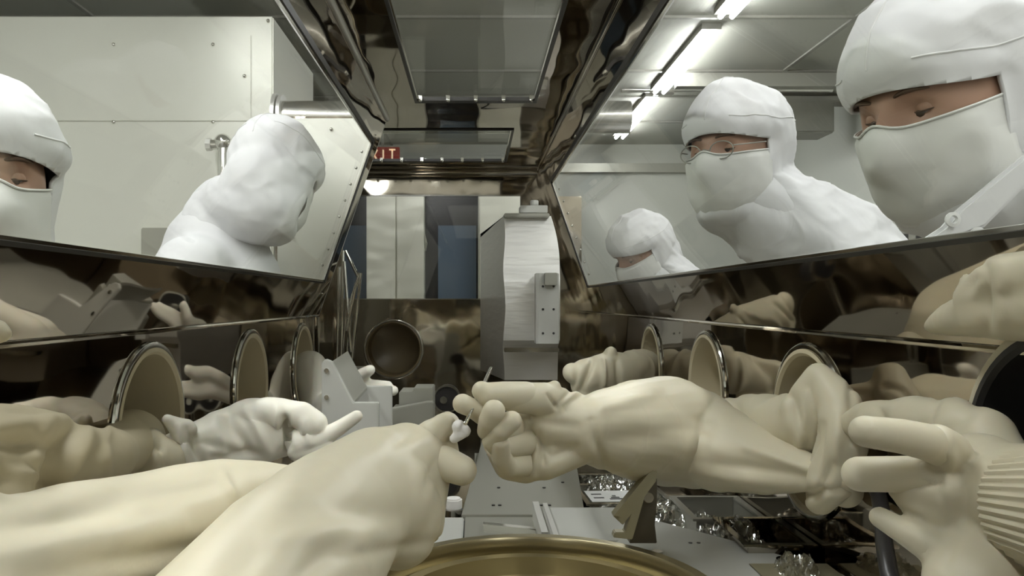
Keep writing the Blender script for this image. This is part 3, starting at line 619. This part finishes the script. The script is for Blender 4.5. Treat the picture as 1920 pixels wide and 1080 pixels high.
# E : twisted sleeve from the right port, and its continuation to the near port
glove('cream sleeve twisted out of the right wall port behind the long forearm sleeve', [
    [(1520, 790, 1.02, 56), (1460, 800, 1.11, 60), (1400, 800, 1.2, 56), (1350, 812, 1.25, 54), (1240, 830, 1.32, 34)],
    [(1545, 712, .99, 22), (1575, 760, .96, 34), (1580, 830, .94, 40), (1560, 900, .95, 40), (1540, 940, .98, 26)],
    [(1500, 770, 1.02, 36), (1535, 705, 1.0, 22)],
    [(1540, 925, .98, 26), (1545, 945, 1.0, 10)]],
    amp=.008, freq=12, dirv=(.3, 0, 1), stretch=.4, seed=6, raw=[[(port_pt(1, 1, -.03)+Vector((0, -.045, .0)), .06), to_raw((1550, 760, 1.0, 44))]],
    cr=[(1485, 745, 1515, 830, 9, -14), (1515, 740, 1500, 850, 9, 10), (1545, 800, 1530, 890, 10, -14), (1575, 780, 1570, 860, 8, 10), (1590, 700, 1598, 830, 6, -8), (1560, 870, 1530, 930, 9, -12), (1380, 745, 1390, 850, 9, -7), (1500, 930, 1590, 915, 7, -12)])
glove('cream sleeve running flat along the right wall from the big near port', [
    [(1555, 815, .99, 16), (1625, 788, .89, 34), (1700, 790, .80, 44), (1790, 800, .72, 50), (1850, 820, .67, 52)]], amp=.006, freq=10, seed=8,
    raw=[[to_raw((1850, 820, .67, 50)), (Vector((.44, .62, -.18)), .035), (Vector((.52, .62, -.18)), .045)]],
    cr=[(1760, 755, 1730, 810, 10, -10), (1830, 760, 1770, 820, 14, -10), (1640, 760, 1680, 830, 10, -8)])
# F : right foreground hand
hc2 = P(1770, 900, .58)
fo = glove('large cream gloved hand with spread fingers in the right foreground', [
    [(1840, 900, .58, 88), (1775, 880, .58, 56), (1790, 960, .58, 62), (1860, 980, .57, 80)],
    [(1780, 846, .56, 38), (1756, 830, .55, 36)],
    [(1770, 893, .57, 42), (1700, 889, .57, 34)],
    [(1770, 930, .56, 48), (1710, 925, .57, 32), (1690, 918, .575, 24)],
    [(1770, 960, .56, 46), (1722, 955, .565, 28), (1700, 930, .57, 24)],                             # ring, folded
    [(1800, 1030, .55, 52), (1745, 1025, .55, 32), (1692, 995, .56, 23), (1650, 970, .57, 20)],      # thumb/little
    [(1850, 1010, .56, 85), (1830, 1100, .53, 90)],
    [(1860, 920, .57, 92), (1920, 940, .54, 108), (2050, 970, .48, 130), (2250, 1000, .40, 150)]],
    fingers=[[(1800, 880, .59, 30), (1765, 840, .558, 36), (1735, 828, .545, 35), (1690, 818, .54, 33), (1622, 809, .53, 30)], [(1760, 892, .57, 38), (1690, 889, .57, 34), (1612, 889, .57, 33)], [(1800, 1035, .55, 46), (1745, 1025, .55, 32), (1692, 995, .56, 24), (1650, 970, .57, 20)]],
    voxel=.0024, amp=.002, freq=12, seed=4, handzone=(hc2, .09), it=4,
    cr=[(1770, 862, 1690, 858, 5, -9), (1700, 912, 1765, 905, 5, -9), (1690, 958, 1725, 970, 5, -8), (1700, 1000, 1730, 1028, 5, -9), (1800, 840, 1830, 905, 12, -5), (1850, 880, 1840, 960, 12, 5), (1765, 925, 1790, 990, 9, -4), (1785, 860, 1775, 900, 9, 5), (1800, 1000, 1770, 1060, 10, -5)])
# ribbed knit cuff over the wrist
mb = MB(); a = P(1930, 950, .528); b = P(2180, 985, .44); pts = []; rs = []
for k in range(61):
    f = k/60; pts.append(a.lerp(b, f)); rs.append(.0392+.013*min(1, f*1.2))
cf = MB(); cf.tube(pts, rs, 240)
for i, v in enumerate(cf.v):
    k = i % 240; ctr = pts[min(60, i//240)]; v += (v-ctr).normalized()*(.0009*math.cos(k*2*math.pi*48/240)) ; cf.v[i] = v
cf.build('ribbed_cuff', 'rubber', fo, True)
# A2 : large left foreground glove
hc3 = P(830, 840, .90)
glove('broad cream glove in the left foreground reaching to the centre with thumb hanging', [
    [(400, 1290, .58, 230), (540, 1075, .68, 170), (630, 975, .78, 132), (705, 905, .86, 104), (765, 872, .90, 80), (800, 852, .92, 60)],
    [(640, 960, .80, 120), (720, 935, .84, 100), (750, 960, .85, 80), (745, 985, .85, 80)], [(600, 1010, .74, 110), (700, 980, .82, 80), (780, 990, .86, 44)],
    [(800, 880, .90, 48), (800, 940, .88, 38), (795, 985, .87, 38)],
    [(790, 850, .92, 50), (815, 820, .93, 34), (830, 806, .93, 24)],                 # index
    [(838, 797, .93, 26), (858, 800, .92, 13), (866, 812, .91, 11)],
    [(800, 850, .93, 48), (826, 840, .92, 34), (834, 860, .91, 30)],
    ], fingers=[[(780, 868, .92, 36), (832, 868, .888, 33), (866, 882, .88, 29)], [(775, 850, .94, 40), (812, 818, .91, 33), (832, 798, .905, 24), (843, 803, .905, 17)]],
    voxel=.0034, amp=.004, freq=4, dirv=(1, .3, .6), seed=11, handzone=(hc3, .10), it=8,
    cr=[(740, 965, 600, 945, 26, -14), (700, 1000, 500, 1010, 22, 12), (820, 1015, 640, 1045, 12, -6), (560, 950, 430, 1080, 30, -12), (815, 870, 800, 920, 10, -7), (700, 850, 560, 900, 30, 10), (790, 800, 740, 830, 14, -6), (660, 1000, 560, 1080, 24, -12), (850, 858, 830, 880, 6, -6)])
# A1 : sleeve entering from the lower left
glove('long cream sleeve stretching in from the lower left corner', [
    [(-260, 1200, .45, 240), (-60, 1110, .52, 170), (80, 1050, .60, 125), (220, 1000, .68, 108), (340, 960, .76, 92), (410, 940, .82, 78), (560, 930, .95, 50)],
    [(-200, 960, .5, 90), (-90, 980, .52, 80), (-30, 1010, .55, 80)]],
    voxel=.0042, amp=.007, freq=5, dirv=(1, .3, .4), seed=15, it=8,
    cr=[(0, 1040, 330, 985, 26, 16), (60, 1090, 420, 1020, 24, -18), (120, 960, 430, 905, 18, -8), (420, 895, 435, 930, 10, 10), (0, 985, 220, 960, 18, -10), (150, 1075, 350, 1060, 20, 12)])
# B : crumpled glove
glove('crumpled pale glove lying in front of the left wall ports', [
    [(335, 850, 1.12, 40), (370, 838, 1.15, 46), (420, 826, 1.19, 52), (470, 812, 1.22, 60), (525, 805, 1.25, 52), (570, 802, 1.26, 40), (585, 825, 1.26, 22)],
    [(345, 808, 1.11, 22), (314, 786, 1.09, 8)], [(455, 785, 1.2, 30), (500, 770, 1.2, 22), (565, 778, 1.2, 22), (590, 795, 1.2, 20)],
    [(560, 830, 1.2, 22), (604, 822, 1.2, 13), (640, 800, 1.2, 10.5), (670, 780, 1.2, 10.5)], [(560, 845, 1.2, 18), (600, 842, 1.2, 12), (614, 832, 1.2, 10)]],
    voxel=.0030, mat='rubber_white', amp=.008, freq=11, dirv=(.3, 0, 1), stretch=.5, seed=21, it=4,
    cr=[(335, 800, 350, 870, 7, 10), (355, 805, 380, 870, 8, -14), (400, 790, 420, 850, 12, 8), (430, 790, 470, 850, 9, -13), (460, 770, 500, 840, 10, 9), (535, 785, 540, 835, 8, -20), (520, 770, 525, 830, 7, 8), (400, 860, 480, 850, 9, -10), (380, 830, 460, 850, 8, -6), (570, 790, 580, 830, 7, 8)])
glove('short cream sleeve cuff bulging from the arched port beside the crumpled pale glove', [
    [(258, 850, 1.08, 46), (285, 860, 1.08, 44), (310, 862, 1.09, 36)]], amp=.004, freq=10, seed=23, raw=[[(port_pt(-1, 1, -.04)+Vector((0, 0, -.04)), .06), to_raw((270, 850, 1.08, 46))]],
    cr=[(235, 830, 300, 840, 8, -10), (235, 880, 300, 890, 8, 9), (300, 830, 310, 890, 7, -8)])
# C : cream sleeve whose shade is mixed into its rubber colour
glove('shaded cream sleeve drooping in deep folds at the left picture edge', [
    [(-160, 860, .58, 110), (-20, 850, .67, 92), (60, 852, .73, 84), (130, 862, .80, 70), (190, 858, .88, 56), (215, 850, .96, 40)],
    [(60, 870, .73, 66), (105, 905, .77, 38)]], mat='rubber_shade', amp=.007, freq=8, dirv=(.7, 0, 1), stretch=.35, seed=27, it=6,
    raw=[[to_raw((215, 850, .96, 38)), (port_pt(-1, 1, -.02)+Vector((0, -.02, -.02)), .05)], [to_raw((-160, 860, .58, 100)), (port_pt(-1, 0, .04), .09)]],
    cr=[(140, 805, 80, 915, 15, -34), (165, 815, 110, 930, 12, 16), (200, 830, 120, 925, 12, -12), (90, 790, 50, 880, 14, 10), (0, 800, 100, 790, 14, 10), (0, 830, 90, 835, 14, -22), (0, 880, 70, 900, 14, 10), (205, 800, 200, 900, 8, 8), (20, 775, 110, 775, 8, -8)])
# H : far right crumpled
glove('small crumpled glove hanging at the far right port', [
    [(1190, 690, 2.0, 28), (1150, 700, 1.96, 34), (1100, 705, 1.93, 32), (1075, 700, 1.92, 18)], [(1140, 690, 1.95, 20), (1146, 662, 1.95, 8)], [(1090, 720, 1.93, 18), (1110, 745, 1.93, 16)]],
    voxel=.004, amp=.010, freq=13, dirv=(.2, 0, 1), stretch=.5, seed=31, raw=[[(port_pt(1, 3, .02), .05), to_raw((1190, 690, 2.0, 28))]],
    cr=[(1110, 680, 1090, 730, 5, -12), (1130, 680, 1130, 730, 4, 8), (1155, 680, 1160, 730, 5, -10), (1080, 690, 1080, 720, 4, -6)])
# I : fingers behind bracket
glove('glove behind the angle bracket with two pale fingers showing', [
    [(600, 775, 2.15, 30), (640, 745, 2.1, 24), (668, 722, 2.05, 16)], [(655, 725, 2.05, 16), (680, 702, 2.0, 13), (694, 694, 1.98, 11)],
    [(660, 740, 2.05, 18), (700, 732, 2.0, 12), (738, 732, 1.97, 10)], [(655, 735, 2.05, 14), (700, 722, 2.0, 11), (728, 722, 1.98, 9)]], voxel=.004, amp=.003, seed=35, mat='rubber_white',
    raw=[[(port_pt(-1, 3, .02), .05), to_raw((600, 775, 2.15, 30))]])
# added cream shape standing in for a glove reflection in the sloped right steel
glove('glove shaped stand-in for a cream reflection in the sloped right wall above the big port', [
    [(1745, 612, .80, 12), (1785, 598, .76, 30), (1850, 585, .70, 50), (1950, 570, .64, 70), (2060, 560, .58, 90)], [(1830, 560, .70, 36), (1880, 520, .66, 44), (1980, 510, .60, 50)],
    [(1807, 520, .70, 8), (1840, 560, .70, 30)]], amp=.003, freq=9, dirv=(.2, 0, 1), stretch=.3, seed=41,
    cr=[(1845, 500, 1850, 620, 10, -14), (1880, 500, 1880, 620, 12, 8), (1830, 520, 1815, 545, 6, -8)])
glove('small stand-in for a cream reflection at the left edge above the shaded sleeve', [[(-60, 620, .70, 30), (-10, 622, .72, 24), (8, 626, .72, 14)]], amp=.002, seed=44)  # likewise added in place of a reflection on the left wall
# rod, foam
o = MB().tube([P(921, 690, .93), P(872, 795, .86)], [.0022, .0022], 10).build('metal_rod', 'chrome', None, True); tag(o, 'thin shiny metal rod gripped by the right hand glove', 'rod')
o = blob('foam_piece', [px_chain([(860, 802, .88, 14), (872, 808, .88, 12)]), px_chain([(852, 822, .88, 9), (862, 812, .88, 13)])], .002, 'foam', None, 2, folds(.002, 60)); tag(o, 'small white foam piece pinched between the two gloves', 'foam piece')

# ================================================================ PEOPLE
def person(label, s, H, yaw, pitch, roll=0, glasses=False, chest_x=.84, chest_z=-.10, seed=0, ports=(0, 1), hs=1.0, ext=None, skirt=1.0, fold=1.0):
    """H head centre; yaw measured from -x*s direction towards the camera (degrees)"""
    Yb = H.y
    t = thing('person', label, 'person', (s*chest_x, Yb, -CZ))
    cx = s*chest_x
    # body
    f = folds(.006, 6, (0, .3, 1), .3, seed, .0015)
    sh = .19
    pel = Vector((cx+s*.03, Yb, -.42)); ch = Vector((cx, Yb, chest_z)); nk = ch+Vector((-s*.03, 0, .20))
    hb = Vector(H) + Vector((s*.02, 0, -.08))
    C = [[(pel, .16), ((pel+ch)/2, .150), (ch, .175), (ch+Vector((0, 0, .09)), .14), (nk, .10), (hb, .075)]]
    for k, pi in zip((-1, 1), ports):
        s0 = ch+Vector((0, k*sh, .035)); tgt = Vector((s*(XC+.17), PORTS[s][pi], PZ)); 
        if abs(tgt.y-s0.y) > .55: tgt.y = s0.y+math.copysign(.45, tgt.y-s0.y)
        el = (s0+tgt)/2+Vector((s*.08, k*.05, -.08))
        if s*el.x < .66: el.x = s*.66
        C.append([(ch+Vector((0, k*.08, .04)), .10), (s0, .088), (el, .075), (tgt, .055)])
        hip = pel+Vector((0, k*.09, -.04)); knee = Vector((cx+s*.02, Yb+k*.11, -.87)); an = Vector((cx+s*.06, Yb+k*.12, -CZ+.10))
        C.append([(hip, .12), (knee, .085), (an, .068)]); C.append([(an, .055), (an+Vector((0, 0, -.05)), .045), (Vector((cx-s*.08, Yb+k*.13, -CZ+.042)), .04)])
    blob('coverall', C, .011, 'cloth', t, 5, f)
    # head frame
    a = math.radians(yaw); fwd = Vector((-s*math.cos(a), -math.sin(a), 0)); up = Vector((0, 0, 1)); left = up.cross(fwd)
    B = Matrix((fwd, left, up)).transposed()
    B = B @ Matrix.Rotation(math.radians(pitch), 3, 'Y') @ Matrix.Rotation(math.radians(roll), 3, 'X')
    X = lambda p: B @ (Vector(p)*hs) + Vector(H)
    Xi = lambda p: B.transposed() @ (Vector(p)-Vector(H))/hs
    # hood (local coords) with a clean cut opening
    ns, cl = Xi(nk), Xi(ch+Vector((0, 0, .10)))
    mb = MB()
    for (p, r) in (((-.012, 0, .028), (.128, .106, .122)), ((.005, 0, -.03), (.112, .096, .10)), ((.012, 0, -.088), (.082, .082, .062)), ((-.035, 0, -.05), (.10, .09, .10))): mb.sphere(p, r, 40, 24)
    sk = [(Vector((-.02, 0, -.08)), .095), (ns, .115*skirt), ((ns+cl)/2, .135*skirt)]
    for (p, r), (q, r2) in zip(sk, sk[1:]): capsule_bm(mb, p, q, r, r2)
    me = bpy.data.meshes.new('hood'); me.from_pydata(mb.v, [], mb.f); ho = bpy.data.objects.new('hood', me); COL.objects.link(ho)
    r = ho.modifiers.new('r', 'REMESH'); r.mode = 'VOXEL'; r.voxel_size = .0055; sm = ho.modifiers.new('s', 'SMOOTH'); sm.factor = .6; sm.iterations = 6
    evalmesh(ho); me = ho.data
    hf = folds(.013, 11, (0, .5, 1), .5, seed+3, .0015)
    hf2 = folds(.007, 24, (.3, .6, 1), .3, seed+11)
    displace(me, lambda p: fold*(hf(p)+hf2(p)) * (1.0 - .5*min(1, max(0, (p.x-.04)/.05))))
    wz = lambda v: 1.0*v.y*v.y*2.6
    for v in me.vertices:          # the hem of the opening lies close to the face
        p = v.co
        if p.x < -.04: continue
        z = p.z+wz(p); dz = max(z-.043, -.078-z, 0); dx = max(.018-p.x, 0); d = math.hypot(dz, dx)
        wgt = math.exp(-(d/.022)**2)
        if wgt > .01:
            q = Vector((p.x/.105, p.y/.0895, p.z/.130)).length
            if q > 1: v.co = p*(1+(1/q-1)*wgt)
    bm = bmesh.new(); bm.from_mesh(me)
    for v in bm.verts: v.co.z += wz(v.co)
    TOPZ, BOTZ, SX = .043, -.078, .018
    for co_, no_ in (((0, 0, TOPZ), (0, 0, 1)), ((0, 0, BOTZ), (0, 0, 1)), ((SX, 0, 0), (1, 0, 0))):
        bmesh.ops.bisect_plane(bm, geom=bm.verts[:]+bm.edges[:]+bm.faces[:], plane_co=co_, plane_no=no_)
    dl = [fc for fc in bm.faces if fc.calc_center_median().x > SX and BOTZ < fc.calc_center_median().z < TOPZ]
    bmesh.ops.delete(bm, geom=dl, context='FACES')
    for v in bm.verts: v.co.z -= wz(v.co)
    bm.to_mesh(me); bm.free()
    so = ho.modifiers.new('so', 'SOLIDIFY'); so.thickness = .005; so.offset = -1; evalmesh(ho); me = ho.data
    off = OFF - root_loc(t)
    for v in me.vertices: v.co = X(v.co)+off
    ho.parent = t; me.materials.clear(); me.materials.append(M['cloth']); me.polygons.foreach_set('use_smooth', [True]*len(me.polygons))
    from mathutils.bvhtree import BVHTree
    bv = BVHTree.FromPolygons([v.co.copy() for v in me.vertices], [tuple(p_.vertices) for p_ in me.polygons])
    for pl_ in (0, 1):
        for run in range(2 if pl_ else 1):
            line = []
            for k in range(60):
                if pl_ == 0: an = math.radians(28+150*k/59); d = Vector((math.cos(an), .02, math.sin(an)))
                else: an = math.radians((25+140*k/59)*(1 if run else -1)); d = Vector((math.cos(an), math.sin(an), .45+.1*math.cos(an)))
                o_ = X((-.01, 0, .01)) + off; dw = (B @ d).normalized(); h_ = bv.ray_cast(o_+dw*.5, -dw)
                if h_[0]: line.append(h_[0]+dw*.0003-OFF+root_loc(t))
            if len(line) > 10: MB().tube(line, .0014, 6).build('seam', 'seam', ho, True)
    # head with face
    hv = MB(); n1, n2 = 64, 48; vs = []; fs = []
    for i in range(n2+1):
        ph = math.pi*i/n2
        for k in range(n1):
            th = 2*math.pi*k/n1; d = Vector((math.sin(ph)*math.cos(th), math.sin(ph)*math.sin(th), math.cos(ph)))
            p = Vector((d.x*.094, d.y*.081, d.z*.118-.004))
            if d.x > 0:
                yy, zz = p.y, p.z
                p.x += .030*math.exp(-(yy/.012)**2)*math.exp(-((zz+.022)/.022)**2)            # nose tip
                p.x += .014*math.exp(-(yy/.009)**2)*math.exp(-((zz-.005)/.022)**2)            # bridge
                for q in (-1, 1):
                    p.x -= .013*math.exp(-((yy-q*.031)/.014)**2)*math.exp(-((zz-.012)/.012)**2)
                    p.x += .007*math.exp(-((yy-q*.030)/.022)**2)*math.exp(-((zz-.034)/.009)**2)
                    p.x += .005*math.exp(-((yy-q*.040)/.016)**2)*math.exp(-((zz+.022)/.016)**2)
                p.x += .008*math.exp(-(yy/.020)**2)*math.exp(-((zz+.062)/.012)**2)
            vs.append(X(p))
    for i in range(n2):
        for k in range(n1): fs.append((i*n1+k, (i+1)*n1+k, (i+1)*n1+(k+1) % n1, i*n1+(k+1) % n1))
    hd = hv.add(vs, fs).build('head', 'skin', t, True)
    for q in (-1, 1):
        c = Vector((.0645, q*.031, .012))
        MB().sphere(X(c), .0125*hs, 20, 14).build('eyeball', 'eye', hd, True)
        ga = c+Vector((.0088, -q*.001, -.004)); MB().sphere(X(ga), (.0066*hs), 14, 10).build('iris', 'iris', hd, True)
        lid = MB(); vv = []; ff = []
        for i in range(9):
            for k in range(17):
                e1 = math.radians(-4+90*i/8); a1 = math.radians(-80+160*k/16)
                vv.append(X(c+Vector((math.cos(e1)*math.cos(a1), math.cos(e1)*math.sin(a1)*1.15, math.sin(e1)))*.0138))
        for i in range(9):
            for k in range(17):
                e1 = math.radians(-20-60*i/8); a1 = math.radians(-80+160*k/16)
                vv.append(X(c+Vector((math.cos(e1)*math.cos(a1), math.cos(e1)*math.sin(a1)*1.15, math.sin(e1)))*.0136))
        for blk in (0, 153):
            for i in range(8):
                for k in range(16): a_ = blk+i*17+k; ff.append((a_, a_+1, a_+18, a_+17))
        lid.add(vv, ff).build('eyelid', 'skin', hd, True)
        MB().tube([X(c+Vector((math.cos(math.radians(-6))*math.cos(math.radians(-75+150*k/12)), math.cos(math.radians(-6))*math.sin(math.radians(-75+150*k/12))*1.15, math.sin(math.radians(-6))))*.0142) for k in range(13)], .0011, 6).build('eyelash', 'brow', hd, True)
        br = [X((.093-abs(k-4)*.0007*1.0-(k/8)**2*.012, q*(.014+.036*k/8), .0335+.004*math.sin(k/8*math.pi))) for k in range(9)]
        MB().tube(br, [.0016, .0026, .003, .003, .003, .0028, .0024, .002, .001], 8).build('eyebrow', 'brow', hd, True)
    # mask : patch over nose, cheeks and chin
    vs = []; fs = []; nu, nv = 40, 26
    mf = folds(.009, 14, (0, .25, 1), .35, seed+8, .001)
    for j in range(nv+1):
        v = j/nv
        for i in range(nu+1):
            u = i/nu*2-1; az = u*math.radians(84)
            ztop = -.002 + .012*math.exp(-(u/.16)**2) + .004*abs(u); z = ztop+(-.122-ztop)*v
            rx = .099+.010*math.exp(-((z+.03)/.045)**2); ry = .0855
            if z < -.07: k_ = (z+.07)/-.052; rx -= .022*k_*k_; ry -= .022*k_*k_
            nose = .020*math.exp(-(u/.22)**2)*math.exp(-((z+.025)/.040)**2)
            p = Vector((rx*math.cos(az)+nose, ry*math.sin(az), z)); p += Vector((math.cos(az), math.sin(az), 0))*mf(p)*(1 if v > .05 else .3)
            vs.append(X(p))
    for j in range(nv):
        for i in range(nu): a_ = j*(nu+1)+i; fs.append((a_, a_+1, a_+nu+2, a_+nu+1))
    mk = MB().add(vs, fs).build('face_mask', 'mask', t, True); so = mk.modifiers.new('so', 'SOLIDIFY'); so.thickness = .002
    top = [vs[i]+(B @ Vector((.002, 0, 0))) for i in range(nu+1)]; MB().tube(top, .0018, 6).build('mask_hem', 'mask', mk, True)
    if glasses:
        gl = MB()
        for q in (-1, 1):
            ring = [X((.107-abs(math.cos(k*math.pi/10))*.0-(.004 if math.cos(k*math.pi/10)*q > 0 else 0), q*.034+.024*math.cos(k*math.pi/10), .008+.017*math.sin(k*math.pi/10))) for k in range(21)]
            gl.tube(ring, .0013, 6); gl.tube([X((.102, q*.058, .014)), X((.03, q*.088, .016))], .0013, 6)
        gl.tube([X((.107, -.010, .010)), X((.113, 0, .013)), X((.107, .010, .010))], .0014, 6)
        go = gl.build('glasses', 'beam', t, True)
    # collar with snap
    if ext: 
        for e_ in ext: e_(t, X)
    return t
def collar(t, X):
    mb = MB(); mb.prism([P(x, y, .93) for x, y in ((1690, 478), (1770, 425), (1800, 392), (1930, 285), (1930, 345), (1850, 425), (1812, 440), (1800, 480))], (0, .012, 0)); c_ = mb.build('collar_flap', 'cloth', t, True, bevel=.004)
    for x, y in ((1785, 412), (1832, 440)):
        q = P(x, y, .926); MB().lathe([(.004, 0), (.009, 0), (.009, -.003), (.005, -.004), (.004, -.002)], q, 'y', 20, True).build('snap_button', 'seam', c_, True)
person('person in white hooded coverall and mask leaning in close at the right edge', 1, P(1765, 205, 1.06), 22, 20, 0, seed=3, chest_x=.84, chest_z=.0, ports=(0, 1), hs=1.14, ext=[collar])
person('person in white hooded coverall wearing thin glasses and a face mask, second on the right', 1, P(1375, 292, 1.66), 42, 8, 0, True, seed=9, chest_x=.80, chest_z=-.10, ports=(2, 2), hs=1.04)
person('small distant person in white hood bending low at the far end on the right', 1, P(1203, 475, 3.0), 25, 32, 0, seed=14, chest_x=.80, chest_z=-.16, ports=(3, 3), hs=1.08)
person('person in white hooded coverall bowing deeply towards the glass, second on the left', -1, P(515, 342, 2.1), -80, 36, 0, seed=19, chest_x=.70, chest_z=.04, ports=(2, 3), hs=1.18, skirt=.72, fold=.5)
person('person in white hood and mask at the left edge, only the eyes showing', -1, P(-45, 345, 1.05), 48, 8, 0, seed=24, chest_x=.86, chest_z=-.10, ports=(0, 1), hs=1.02)
